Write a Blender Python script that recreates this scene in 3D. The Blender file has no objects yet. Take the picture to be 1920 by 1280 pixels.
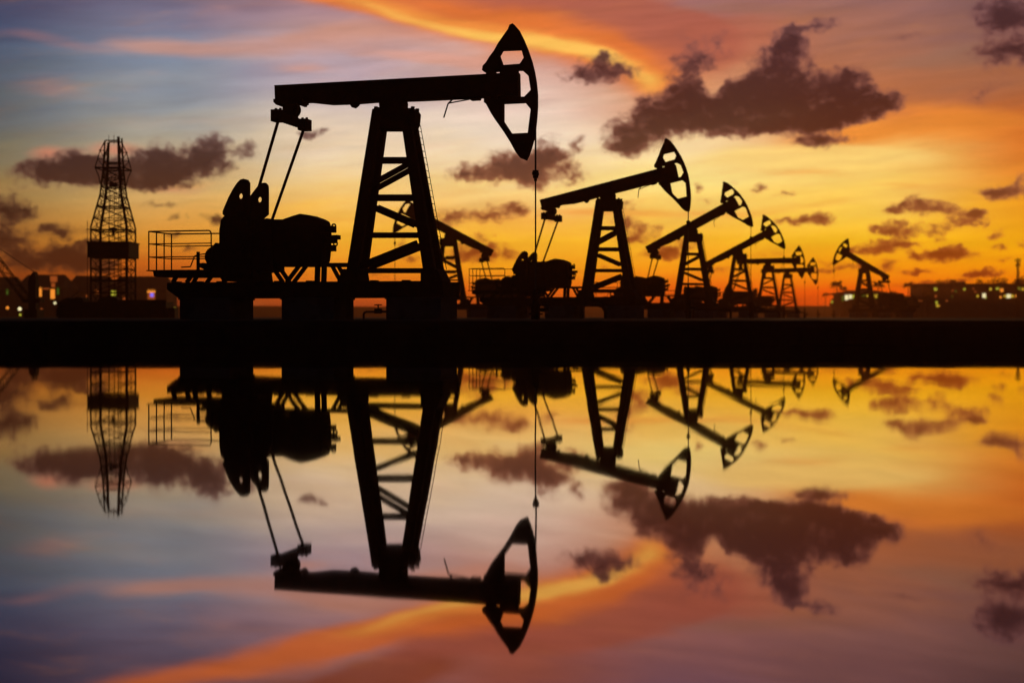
import bpy, math, random
from mathutils import Vector, Matrix
from mathutils.geometry import tessellate_polygon

# ------------------------------------------------------------------ camera
F = 2666.667            # focal length in photo pixels (50 mm on 36 mm, 1920 px wide)
HOR = 594.0             # row of the horizon in the photo
CAM_H = 0.72            # camera height over the water
ZG = 0.63               # height of the land over the water
scene = bpy.context.scene
C = scene.collection
cam_d = bpy.data.cameras.new("camera")
cam_d.lens = 50.0; cam_d.sensor_width = 36.0; cam_d.sensor_fit = 'HORIZONTAL'
cam_d.shift_y = -(640.0 - HOR) / 1920.0
cam_d.clip_start = 0.1; cam_d.clip_end = 8000.0
cam_d.dof.use_dof = True; cam_d.dof.focus_distance = 49.0; cam_d.dof.aperture_fstop = 0.45
cam = bpy.data.objects.new("camera", cam_d); C.objects.link(cam)
cam.location = (0, 0, CAM_H); cam.rotation_euler = (math.radians(90), 0, 0)
scene.camera = cam

scene.view_settings.view_transform = 'Standard'
scene.view_settings.look = 'None'
scene.view_settings.exposure = 0.0
scene.view_settings.gamma = 1.0
scene.render.engine = 'CYCLES'
scene.cycles.use_denoising = True
scene.cycles.max_bounces = 6
scene.cycles.volume_bounces = 0
scene.cycles.sample_clamp_indirect = 4.0

# ------------------------------------------------------------------ sky (world)
def lin(c):
    out = []
    for v in c[:3]:
        v /= 255.0
        out.append(v / 12.92 if v <= 0.04045 else ((v + 0.055) / 1.055) ** 2.4)
    return (*out, 1.0)

class NT:
    """small helper for writing node graphs as expressions"""
    def __init__(s, tree): s.t = tree; s.n = tree.nodes; s.l = tree.links
    def node(s, typ, **kw):
        n = s.n.new(typ)
        for k, v in kw.items(): setattr(n, k, v)
        return n
    def put(s, sock, v):
        if hasattr(v, 'is_output') or isinstance(v, bpy.types.NodeSocket): s.l.new(v, sock)
        else: sock.default_value = v
    def m(s, op, a, b=None, c=None, clamp=False):
        n = s.node('ShaderNodeMath', operation=op); n.use_clamp = clamp
        s.put(n.inputs[0], a)
        if b is not None: s.put(n.inputs[1], b)
        if c is not None: s.put(n.inputs[2], c)
        return n.outputs[0]
    def v(s, op, a, b=None, scale=None):
        n = s.node('ShaderNodeVectorMath', operation=op)
        s.put(n.inputs[0], a)
        if b is not None: s.put(n.inputs[1], b)
        if scale is not None: s.put(n.inputs['Scale'], scale)
        return n.outputs[0]
    def xyz(s, x, y, z):
        n = s.node('ShaderNodeCombineXYZ')
        s.put(n.inputs[0], x); s.put(n.inputs[1], y); s.put(n.inputs[2], z)
        return n.outputs[0]
    def noise(s, vec, scale, detail=4.0, rough=0.55, dist=0.0):
        n = s.node('ShaderNodeTexNoise'); n.noise_dimensions = '3D'
        s.put(n.inputs['Vector'], vec); n.inputs['Scale'].default_value = scale
        n.inputs['Detail'].default_value = detail; n.inputs['Roughness'].default_value = rough
        n.inputs['Distortion'].default_value = dist
        return n.outputs
    def smooth(s, x, a, b, lo=0.0, hi=1.0):
        n = s.node('ShaderNodeMapRange'); n.interpolation_type = 'SMOOTHSTEP'; n.clamp = True
        s.put(n.inputs['Value'], x)
        for k, val in (('From Min', a), ('From Max', b), ('To Min', lo), ('To Max', hi)): n.inputs[k].default_value = val
        return n.outputs[0]
    def linr(s, x, a, b, lo=0.0, hi=1.0):
        n = s.node('ShaderNodeMapRange'); n.clamp = True
        s.put(n.inputs['Value'], x)
        for k, val in (('From Min', a), ('From Max', b), ('To Min', lo), ('To Max', hi)): n.inputs[k].default_value = val
        return n.outputs[0]
    def mix(s, f, a, b):
        n = s.node('ShaderNodeMix', data_type='RGBA'); n.clamp_factor = True
        s.put(n.inputs['Factor'], f); s.put(n.inputs['A'], a); s.put(n.inputs['B'], b)
        return n.outputs['Result']
    def ramp(s, f, stops):
        n = s.node('ShaderNodeValToRGB'); cr = n.color_ramp; cr.interpolation = 'LINEAR'
        while len(cr.elements) < len(stops): cr.elements.new(0.5)
        for e, (p, c) in zip(cr.elements, sorted(stops)): e.position = p; e.color = c
        s.put(n.inputs[0], f)
        return n.outputs[0]

def sky_az(x): return math.atan((x - 960.0) / F)
def sky_xy(x, y):
    """compass direction / elevation of a photo pixel, in units of 100 px"""
    az = sky_az(x)
    return az * F / 100.0, (HOR - y) * math.cos(az) / 100.0

world = bpy.data.worlds.new("World"); scene.world = world
world.use_nodes = True
wt = world.node_tree; wt.nodes.clear()
N = NT(wt)
tc = N.node('ShaderNodeTexCoord')
sep = N.node('ShaderNodeSeparateXYZ'); N.l.new(tc.outputs['Generated'], sep.inputs[0])
dx, dy, dz = sep.outputs
hor_len = N.m('SQRT', N.m('ADD', N.m('MULTIPLY', dx, dx), N.m('MULTIPLY', dy, dy)))
hor_len = N.m('MAXIMUM', hor_len, 1e-4)
AZ = N.m('MULTIPLY', N.m('ARCTAN2', dx, dy), F / 100.0)
EL = N.m('MULTIPLY', N.m('DIVIDE', dz, hor_len), F / 100.0)
P0 = N.xyz(AZ, EL, 0.0)

# clear sky and veil of high cloud: colour by elevation at seven compass directions
YS =   [-160,           0,              60,             120,            200,            260,            300,            350,            400,            450,            500,            545,            580,           600]
COLS = {
 -60:  [(30,34,60),    (54,62,92),     (62,76,104),    (72,88,108),    (90,98,98),     (110,108,90),   (128,114,82),   (146,118,68),   (150,108,54),   (146,92,38),    (132,62,18),    (96,32,12),     (50,14,8),      (40,12,8)],
 320:  [(84,62,80),    (112,108,132),  (122,124,146),  (124,138,158),  (144,150,154),  (172,164,144),  (190,166,126),  (212,170,102),  (224,164,78),   (224,148,46),   (204,102,24),   (150,58,18),    (84,30,14),     (70,26,12)],
 640:  [(150,84,62),   (168,132,140),  (186,148,146),  (182,162,172),  (206,190,184),  (230,208,182),  (238,212,168),  (244,208,138),  (248,192,88),   (250,184,52),   (240,142,26),   (206,88,20),    (140,52,24),    (120,44,22)],
 960:  [(116,70,78),   (186,104,80),   (212,134,92),   (214,168,154),  (232,206,190),  (240,220,196),  (244,218,176),  (250,212,132),  (248,182,80),   (252,188,46),   (248,162,24),   (228,102,14),   (154,58,16),    (130,46,18)],
 1280: [(106,82,108),  (160,108,106),  (176,104,86),   (194,114,84),   (224,170,124),  (242,210,160),  (253,224,160),  (254,228,134),  (254,202,86),   (252,190,44),   (248,158,20),   (234,94,8),   (160,46,8),     (130,36,8)],
 1600: [(102,72,84),   (148,104,100),  (160,106,88),   (174,110,80),   (200,118,66),   (234,158,72),   (250,204,112),   (252,212,110),   (252,204,70),   (252,194,34),   (248,156,8),    (236,84,2),     (180,46,2),     (140,32,4)],
 1980: [(78,60,66),    (122,88,84),    (136,94,78),    (156,98,70),    (182,98,48),    (206,104,34),   (216,112,32),   (228,138,30),   (238,158,24),   (248,174,8),    (246,142,0),    (226,84,0),     (120,32,4),     (96,22,4)],
}
# slow undulation so that the colours run in slanted streaks rather than flat bands
wv = N.noise(N.xyz(N.m('MULTIPLY', AZ, 0.16), N.m('MULTIPLY', N.m('MULTIPLY_ADD', AZ, -0.13, EL), 0.8), 0.0), 1.0, 4.0, 0.55)
EW = N.m('ADD', EL, N.m('MULTIPLY', N.m('SUBTRACT', wv[0], 0.5), N.smooth(EL, 0.3, 4.0, 0.3, 2.4)))
base = None; prev = None
for x in sorted(COLS):
    ca = math.cos(sky_az(x))
    # the ramp runs from elevation -0.2 to 8 (hundreds of px)
    f = N.linr(EW, -0.2 * ca, 8.0 * ca)
    stops = [(((HOR - y) / 100.0 + 0.2) / 8.2, lin(c)) for y, c in zip(YS, COLS[x])]
    r = N.ramp(f, stops)
    if base is None: base = r
    else: base = N.mix(N.smooth(AZ, sky_xy(prev, 0)[0], sky_xy(x, 0)[0]), base, r)
    prev = x

def blobs(vec, items):
    """soft field: sum of rotated ellipses (x, y, half-width, half-height, rotation, weight), photo pixels"""
    acc = None
    for (x, y, rx, ry, rot, w) in items:
        mp = N.node('ShaderNodeMapping', vector_type='TEXTURE')
        N.l.new(vec, mp.inputs['Vector'])
        ax, ey = sky_xy(x, y)
        mp.inputs['Location'].default_value = (ax, ey, 0)
        mp.inputs['Rotation'].default_value = (0, 0, math.radians(rot))
        mp.inputs['Scale'].default_value = (rx / 100.0 * 1.45, ry / 100.0 * 1.45, 1)
        g = N.node('ShaderNodeTexGradient', gradient_type='SPHERICAL')
        N.l.new(mp.outputs[0], g.inputs[0])
        acc = N.m('MULTIPLY', g.outputs['Fac'], w) if acc is None else N.m('MULTIPLY_ADD', g.outputs['Fac'], w, acc)
    return acc

# high lit cirrus: gentle warp, soft edges
wc = N.noise(N.v('MULTIPLY', P0, (0.5, 1.2, 1.0)), 0.9, 4.0, 0.5)
PC = N.v('ADD', P0, N.v('MULTIPLY', N.v('SUBTRACT', wc[1], (0.5, 0.5, 0.5)), (0.9, 0.35, 0)))
PF = N.v('ADD', PC, N.xyz(0.0, N.m('MULTIPLY', AZ, -0.08), 0.0))
fib = N.noise(N.v('MULTIPLY', PF, (0.45, 2.8, 1.0)), 1.0, 6.0, 0.65)[0]      # fibrous modulation
def veil(col, items, lo, hi, amt=1.0, fibre=0.35):
    global base
    f = blobs(PC, items)
    f = N.m('ADD', f, N.m('MULTIPLY', N.m('SUBTRACT', fib, 0.5), fibre))
    a = N.m('MULTIPLY', N.smooth(f, lo, hi), amt)
    base = N.mix(a, base, lin(col))
veil((214,150,124), [(420,95,170,22,-2,1.0),(300,88,90,16,-4,.7),(560,76,150,22,9,1.0),(700,62,150,36,3,1.0),(250,100,120,16,0,.7),(420,20,90,40,0,.6)], 0.05, 1.5, 0.66, 0.55)
veil((178,118,110), [(130,86,70,14,-5,1),(40,62,60,12,0,1),(85,165,70,20,0,1),(330,60,160,60,0,.3)], 0.2, 1.4, 0.42)
veil((222,160,140), [(560,125,60,12,4,.9),(760,105,160,16,-6,.9),(880,120,120,14,-8,.8),(1160,110,90,30,-30,.6)], 0.2, 1.1, 0.7)
# red-brown shelf above the bright band
veil((150,72,40), [(560,-110,260,44,-12,1.1),(760,-70,160,44,-12,.9)], 0.15, 1.0, 0.8)
veil((172,92,74), [(1000,0,220,38,-6,1.1),(1180,40,160,45,-14,1.1),(1290,90,110,50,-20,1.1),(860,-10,160,30,-8,.9),(1400,60,130,40,-5,.6)], 0.15, 0.9, 0.8)
veil((226,116,48), [(560,-32,130,30,-15,1.1),(420,-62,130,26,-12,1.1),(270,-90,120,26,-10,1.0),(640,-16,100,26,-15,1.0),(708,6,130,26,-10,1),(830,32,170,42,-11,1.1),(980,60,170,44,-13,1.1),(1110,92,130,40,-24,1.1),(1200,126,90,50,-34,1.1),(1290,160,80,60,-20,.5)], -0.05, 1.45, 0.88, 0.8)
veil((244,150,66), [(690,10,110,16,-12,.9),(800,38,140,18,-9,.9),(930,68,150,20,-9,1),(1060,90,130,18,-15,1),(1150,118,80,22,-28,1),(1225,150,50,34,-35,.8)], 0.0, 1.35, 0.8, 0.8)
veil((253,196,92), [(860,58,120,9,-10,.8),(960,76,120,13,-9,1.1),(1070,92,100,12,-14,1.1),(1145,114,60,14,-28,1.0),(1212,146,34,24,-35,.8),(720,22,90,8,-13,.7)], 0.0, 1.35, 0.92, 0.8)
# right side: orange streaks in the red-brown veil
veil((236,138,50), [(1680,238,220,34,4,.8),(1840,262,220,44,-3,.8),(1740,205,160,20,-9,.6),(1560,250,100,24,8,.8),(1880,330,120,30,6,.6),(1640,190,90,14,8,.4)], 0.15, 1.4, 0.75, 1.3)
veil((252,212,120), [(1560,300,220,26,0,.9),(1420,290,160,30,3,.9),(1650,285,120,14,-6,.8),(1480,345,160,26,0,.6)], 0.25, 1.1, 0.75, 0.7)
veil((140,106,90), [(1800,90,180,20,4,.8),(1700,125,160,16,5,.8),(1500,15,200,18,0,.7),(1330,12,120,18,0,.9),(1860,110,120,22,0,.8)], 0.25, 1.3, 0.5, 0.8)
veil((236,156,68), [(1500,325,130,12,-3,.8),(1240,310,80,10,0,.4),(1330,398,260,12,0,.9),(1090,395,130,12,0,.8),(1700,350,120,14,-5,.7),(620,410,150,14,0,.6),(1560,380,120,9,0,.6),(340,345,130,14,4,.8)], 0.3, 1.1, 0.75, 0.6)
# dusky pink fringes above the low clouds on the left
veil((206,128,100), [(95,288,45,18,0,1),(215,286,60,20,0,1),(320,352,90,12,0,.7)], 0.2, 1.0, 0.8, 0.3)
# low amplitude streaking everywhere
st = N.noise(N.v('MULTIPLY', PF, (0.35, 3.2, 1.0)), 1.3, 6.0, 0.6)[0]
stk = N.linr(st, 0.25, 0.75, 0.86, 1.14)
mul = N.node('ShaderNodeMix', data_type='RGBA', blend_type='MULTIPLY')
mul.inputs['Factor'].default_value = 1.0
N.l.new(base, mul.inputs['A']); N.l.new(N.xyz(stk, stk, stk), mul.inputs['B'])
base = mul.outputs['Result']

# dark cumulus
wd1 = N.noise(N.v('MULTIPLY', P0, (1.0, 1.3, 1.0)), 1.5, 3.0, 0.6)[1]
wd2 = N.noise(N.v('MULTIPLY', P0, (1.0, 1.15, 1.0)), 5.0, 4.0, 0.6)[1]
PD = N.v('ADD', P0, N.v('MULTIPLY', N.v('SUBTRACT', wd1, (0.5, 0.5, 0.5)), (0.50, 0.34, 0)))
PD = N.v('ADD', PD, N.v('MULTIPLY', N.v('SUBTRACT', wd2, (0.5, 0.5, 0.5)), (0.22, 0.20, 0)))
CL = [
 # long cloud, left
 (75,330,50,20,0,1.3),(130,322,70,26,0,1.5),(190,322,80,24,0,1.4),(150,300,40,20,0,.8),(260,318,70,26,0,1.3),(310,318,90,32,6,1.5),(350,296,60,28,18,1.3),(300,290,30,22,0,.8),
 (405,272,24,22,0,1.3),(400,300,30,24,0,1.0),(460,284,24,16,20,1.1),(280,345,60,14,0,1.0),
 # low clouds, left
 (15,395,40,24,0,1.5),(55,398,24,10,0,.8),(105,432,46,12,0,1.2),(8,438,30,26,0,1.1),(25,470,50,26,0,1.2),(115,468,22,22,0,1.1),(100,488,60,18,0,1.2),(150,480,34,22,0,1.2),(175,495,50,14,0,1.0),(40,500,80,12,0,.9),(160,458,14,10,0,.6),
 # centre
 (950,322,70,26,0,1.4),(1010,318,60,30,0,1.4),(1035,285,36,30,0,1.3),(940,298,30,20,0,.8),(875,322,40,14,0,1.1),(1075,325,30,20,0,.8),(1080,268,18,14,0,1.0),
 (605,250,36,8,8,.9),(570,252,20,5,0,.5),
 (860,404,44,16,0,1.2),(935,400,40,16,0,1.1),(975,396,24,16,0,.8),(905,470,44,20,0,1.3),(850,480,34,14,0,.9),(955,482,34,10,0,.7),
 (400,412,20,9,0,1.2),(350,404,14,5,0,.9),(322,404,12,4,0,.8),(755,462,26,10,0,.9),(775,480,30,8,0,.7),(690,500,20,8,0,.6),
 # over the centre
 (1125,128,42,24,0,1.3),(1085,142,34,14,0,1.0),(1165,140,34,18,0,.9),(1130,108,20,12,0,.8),
 # great cloud
 (1338,162,18,22,15,-1.6),(1330,205,60,24,0,.5),(1250,225,70,24,0,.5),(1190,250,52,34,0,1.5),(1180,280,40,16,0,1.1),(1225,205,40,26,0,.9),(1262,190,50,36,10,1.2),(1290,160,44,44,30,1.0),(1300,110,30,46,30,.8),(1345,95,26,36,-30,.6),
 (1290,225,80,30,0,1.2),(1380,205,90,40,0,1.6),(1420,160,50,40,0,1.3),(1470,120,42,50,0,1.6),(1482,82,26,30,-15,1.0),(1525,50,44,10,8,.9),(1500,60,20,16,0,.7),
 (1490,185,110,48,0,1.9),(1580,170,52,34,0,1.4),(1600,150,26,28,0,1.0),(1620,200,60,26,8,1.4),(1665,190,34,22,20,1.1),(1560,215,90,22,4,1.3),(1440,232,120,22,0,1.3),
 (1545,262,44,14,6,1.2),(1500,262,30,10,0,.7),(1240,235,50,26,0,1.1),
 # upper right corner
 (1898,18,56,32,0,1.9),(1880,44,36,16,0,1.1),(1900,90,60,32,0,1.1),(1860,108,44,22,0,.8),(1700,70,50,16,0,.3),(1840,170,60,26,0,.35),
 # right
 (1895,358,46,16,0,1.2),(1855,362,28,9,0,1.0),(1912,338,20,16,0,.9),
 (1730,390,48,13,0,1.2),(1690,384,26,10,0,.8),(1755,384,26,14,0,.8),(1695,428,40,13,0,1.4),(1815,410,34,13,8,1.2),(1800,425,24,8,0,.7),(1758,432,14,14,0,.9),
 (1765,478,52,12,0,1.7),(1770,468,30,10,0,.9),(1655,462,46,12,0,1.3),(1625,474,40,9,0,1.2),(1690,456,30,9,0,.9),(1522,414,38,10,0,1.3),(1490,418,20,7,0,.7),(1550,410,18,7,0,.8),
 (1640,428,16,7,0,.8),(1870,443,16,7,0,1.0),(1875,465,14,6,0,.9),(1915,464,14,8,0,1.0),(1855,510,30,8,0,1.5),(1835,514,34,5,0,1.0),(1720,508,26,5,0,1.0),(1665,492,22,7,0,1.0),(1672,502,16,5,0,.9),
 (1740,532,50,4,0,.9),(1800,525,40,3,0,.8),(1590,502,44,6,0,.9),(1560,490,40,5,0,.7),(1545,505,30,5,0,.6),
 (1310,355,13,9,0,1.2),(1425,356,18,9,20,.9),(1475,362,20,6,0,.5),(1325,378,16,8,0,.5),
 (1190,445,44,14,0,1.1),(1175,420,30,10,0,.8),(1255,468,44,11,0,1.3),(1225,478,34,8,0,1.0),(1290,455,24,10,0,.9),(1440,480,26,8,0,.7),(1340,505,40,7,0,.6),(1190,385,24,10,0,.7),(1150,408,26,9,0,.5),
 (1705,372,20,8,10,1.0),(1675,396,18,6,0,.9),(1790,396,18,9,0,.9),(1830,398,14,7,20,.9),(1665,436,16,6,0,.8),(1845,420,16,6,0,.7),(1590,470,20,8,0,.8),(1700,478,20,6,0,.8),(1630,505,20,5,0,.8),(1890,488,16,4,0,.7),(1500,505,24,5,0,.7),(1460,415,18,6,0,.7),(1375,345,14,6,20,.7),(1215,430,24,9,0,.9),(1030,405,24,10,0,.8),(900,440,26,7,0,.8),(830,450,22,8,0,.8),(300,385,26,6,0,.7),(360,470,22,5,0,.6),(330,440,16,5,0,.6),(180,460,30,8,0,.8),(20,355,22,5,0,.5),
 (1120,505,40,6,0,.5),(1030,520,40,5,0,.5),(720,515,40,5,0,.5),(600,470,20,6,0,.5),
]
fld = blobs(PD, CL)
pf1 = N.noise(N.v('MULTIPLY', PC, (1.0, 1.35, 1.0)), 1.7, 2.0, 0.55, 0.4)[0]
pf2 = N.noise(N.v('MULTIPLY', PD, (1.0, 1.3, 1.0)), 4.6, 3.0, 0.6, 0.5)[0]
pf3 = N.noise(N.v('MULTIPLY', PD, (1.0, 1.2, 1.0)), 13.0, 5.0, 0.6, 0.3)[0]
puff = N.m('ADD', N.m('MULTIPLY_ADD', pf1, 0.42, N.m('MULTIPLY', pf2, 0.42)), N.m('MULTIPLY', pf3, 0.16))
fld2 = N.m('ADD', N.m('MINIMUM', fld, 1.8), N.m('MULTIPLY', N.m('SUBTRACT', puff, 0.5), 5.2))
dens = N.smooth(fld2, -0.1, 1.15)
dens = N.m('MULTIPLY', dens, N.smooth(fld, 0.0, 0.45))
core = N.smooth(fld2, 0.3, 1.75)
def crow(stops, k):
    return N.ramp(N.linr(EL, 0.0, 6.4), [((HOR - y) / 640.0, lin(c)) for y, c in stops])
thin_r = crow([(0,(118,82,88)),(120,(122,76,72)),(260,(140,86,72)),(330,(162,100,72)),(410,(172,100,56)),(480,(170,84,30)),(540,(168,66,16)),(590,(120,40,12))], 0)
core_r = crow([(0,(60,40,46)),(120,(54,32,38)),(200,(52,28,29)),(260,(64,33,27)),(330,(84,48,40)),(410,(108,54,26)),(480,(116,44,6)),(540,(126,40,4)),(590,(100,32,10))], 0)
thin_l = crow([(0,(110,90,120)),(260,(118,90,86)),(330,(108,76,64)),(400,(90,62,44)),(460,(80,50,32)),(510,(78,42,22)),(590,(60,24,14))], 0)
core_l = crow([(0,(90,72,96)),(260,(66,48,48)),(310,(50,32,32)),(350,(54,32,28)),(400,(34,20,18)),(460,(36,20,15)),(510,(48,22,12)),(590,(50,20,14))], 0)
side = N.smooth(AZ, sky_xy(380, 0)[0], sky_xy(950, 0)[0])
col_thin = N.mix(side, thin_l, thin_r); col_core = N.mix(side, core_l, core_r)
ccol = N.mix(core, col_thin, col_core)
sky = N.mix(N.m('MULTIPLY', dens, 0.97), base, ccol)

# the sky outside shines a little stronger than it looks through the haze
hz_gain = N.m('MULTIPLY_ADD', N.m('MINIMUM', N.m('DIVIDE', 1.4, N.m('MAXIMUM', EL, 0.05)), 1.0), 0.32, 1.0)
mul2 = N.node('ShaderNodeMix', data_type='RGBA', blend_type='MULTIPLY'); mul2.clamp_result = False
mul2.inputs['Factor'].default_value = 1.0
N.l.new(sky, mul2.inputs['A']); N.l.new(N.xyz(hz_gain, N.m('MULTIPLY', hz_gain, 1.0), hz_gain), mul2.inputs['B'])
sky = mul2.outputs['Result']
# beyond the photographed part of the sky: dusk overhead and behind
up = N.smooth(EL, 7.4, 15.0)
sky = N.mix(up, sky, (0.022, 0.020, 0.034, 1))
back = N.smooth(N.m('ABSOLUTE', AZ), 9.6, 26.0)
dusk = N.ramp(N.linr(EL, 0, 12.0), [(0, (0.020, 0.010, 0.010, 1)), (0.3, (0.020, 0.016, 0.022, 1)), (1, (0.008, 0.010, 0.020, 1))])
sky = N.mix(back, sky, dusk)
# below the horizon
sky = N.mix(N.smooth(EL, -0.6, -0.1), (0.004, 0.002, 0.001, 1), sky)
bg = N.node('ShaderNodeBackground'); N.l.new(sky, bg.inputs['Color']); bg.inputs['Strength'].default_value = 1.0
wo = N.node('ShaderNodeOutputWorld'); N.l.new(bg.outputs[0], wo.inputs[0])
world.cycles.sampling_method = 'MANUAL'; world.cycles.sample_map_resolution = 1024

# the last of the sun, at the horizon behind the wells
SUN_AZ = sky_az(1480); SUN_EL = math.radians(1.2)
sd = bpy.data.lights.new("sun", 'SUN'); sd.energy = 0.3; sd.angle = math.radians(0.5); sd.color = (1.0, 0.42, 0.14)
sun = bpy.data.objects.new("sun", sd); C.objects.link(sun)
sdir = Vector((math.sin(SUN_AZ) * math.cos(SUN_EL), math.cos(SUN_AZ) * math.cos(SUN_EL), math.sin(SUN_EL)))
sun.rotation_euler = sdir.to_track_quat('Z', 'Y').to_euler()

# ------------------------------------------------------------------ materials
def material(name, col, rough=0.6, metal=0.0, spec=0.3, var=0.35, scale=3.0, bump=0.0, col2=None, emit=None, es=0.0):
    m = bpy.data.materials.new(name); m.use_nodes = True
    T = NT(m.node_tree); b = m.node_tree.nodes['Principled BSDF']
    tcn = T.node('ShaderNodeTexCoord')
    nz = T.noise(tcn.outputs['Object'], scale, 6.0, 0.6)
    c2 = col2 or tuple(v * (1 - var) for v in col)
    T.l.new(T.mix(T.smooth(nz[0], 0.38, 0.62), (*c2, 1), (*col, 1)), b.inputs['Base Color'])
    b.inputs['Roughness'].default_value = rough; b.inputs['Metallic'].default_value = metal
    b.inputs['Specular IOR Level'].default_value = spec
    if bump:
        bn = T.node('ShaderNodeBump'); bn.inputs['Strength'].default_value = bump; bn.inputs['Distance'].default_value = 0.02
        T.l.new(nz[0], bn.inputs['Height']); T.l.new(bn.outputs[0], b.inputs['Normal'])
    if emit:
        b.inputs['Emission Color'].default_value = (*emit, 1); b.inputs['Emission Strength'].default_value = es
    return m
M = {}
M['steel'] = material('dark_painted_steel', (0.022, 0.016, 0.013), 0.8, 0.0, 0.05, 0.4, 4.0, 0.2, col2=(0.035, 0.018, 0.011))
M['rod'] = material('worn_rod_steel', (0.07, 0.055, 0.045), 0.5, 0.3, 0.3, 0.3, 6.0)
M['concrete'] = material('weathered_concrete', (0.10, 0.09, 0.08), 0.9, 0.0, 0.1, 0.35, 1.5, 0.4)
M['mud'] = material('dark_mud', (0.020, 0.016, 0.013), 0.95, 0.0, 0.05, 0.4, 0.6, 0.5)
M['grass'] = material('scrub_soil', (0.04, 0.035, 0.02), 0.95, 0.0, 0.05, 0.4, 0.05)
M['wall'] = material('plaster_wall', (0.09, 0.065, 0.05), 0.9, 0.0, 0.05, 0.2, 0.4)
M['roofing'] = material('dark_roofing', (0.05, 0.035, 0.03), 0.9, 0.0, 0.1, 0.3, 0.8)
M['leaf'] = material('dark_leaf', (0.03, 0.04, 0.015), 0.8, 0.0, 0.1, 0.4, 2.0)
M['bark'] = material('bark', (0.06, 0.045, 0.03), 0.9, 0.0, 0.1, 0.4, 4.0)
def lamp_mat(name, col, s): M[name] = material(name, (0.2, 0.2, 0.2), 0.5, emit=lin(col)[:3], es=s); return M[name]
lamp_mat('glow_orange', (255,150,50), 1.1); lamp_mat('glow_yellow', (255,210,60), .7); lamp_mat('glow_white', (255,240,180), 1.2)
lamp_mat('glow_blue', (110,110,255), 1.3); lamp_mat('glow_green', (90,140,40), 0.35); lamp_mat('glow_dim', (220,105,40), 0.45)
lamp_mat('glow_lime', (235,230,70), 0.6)

# water
wm = bpy.data.materials.new('calm_water'); wm.use_nodes = True
T = NT(wm.node_tree); b = wm.node_tree.nodes['Principled BSDF']
b.inputs['Metallic'].default_value = 1.0; b.inputs['Base Color'].default_value = (0.56, 0.52, 0.55, 1)
b.inputs['Specular Tint'].default_value = (0.92, 0.84, 0.76, 1)
b.inputs['Roughness'].default_value = 0.02
tcn = T.node('ShaderNodeTexCoord')
w1 = T.noise(T.v('MULTIPLY', tcn.outputs['Object'], (1.6, 0.55, 1.0)), 1.0, 2.0, 0.5)[0]
w2 = T.noise(T.v('MULTIPLY', tcn.outputs['Object'], (7.0, 2.5, 1.0)), 1.0, 2.0, 0.5)[0]
hh = T.m('ADD', T.m('MULTIPLY', w1, 0.0016), T.m('MULTIPLY', w2, 0.00022))
bn = T.node('ShaderNodeBump'); bn.inputs['Strength'].default_value = 1.0; bn.inputs['Distance'].default_value = 1.0
T.l.new(hh, bn.inputs['Height']); T.l.new(bn.outputs[0], b.inputs['Normal'])
M['water'] = wm

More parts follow.
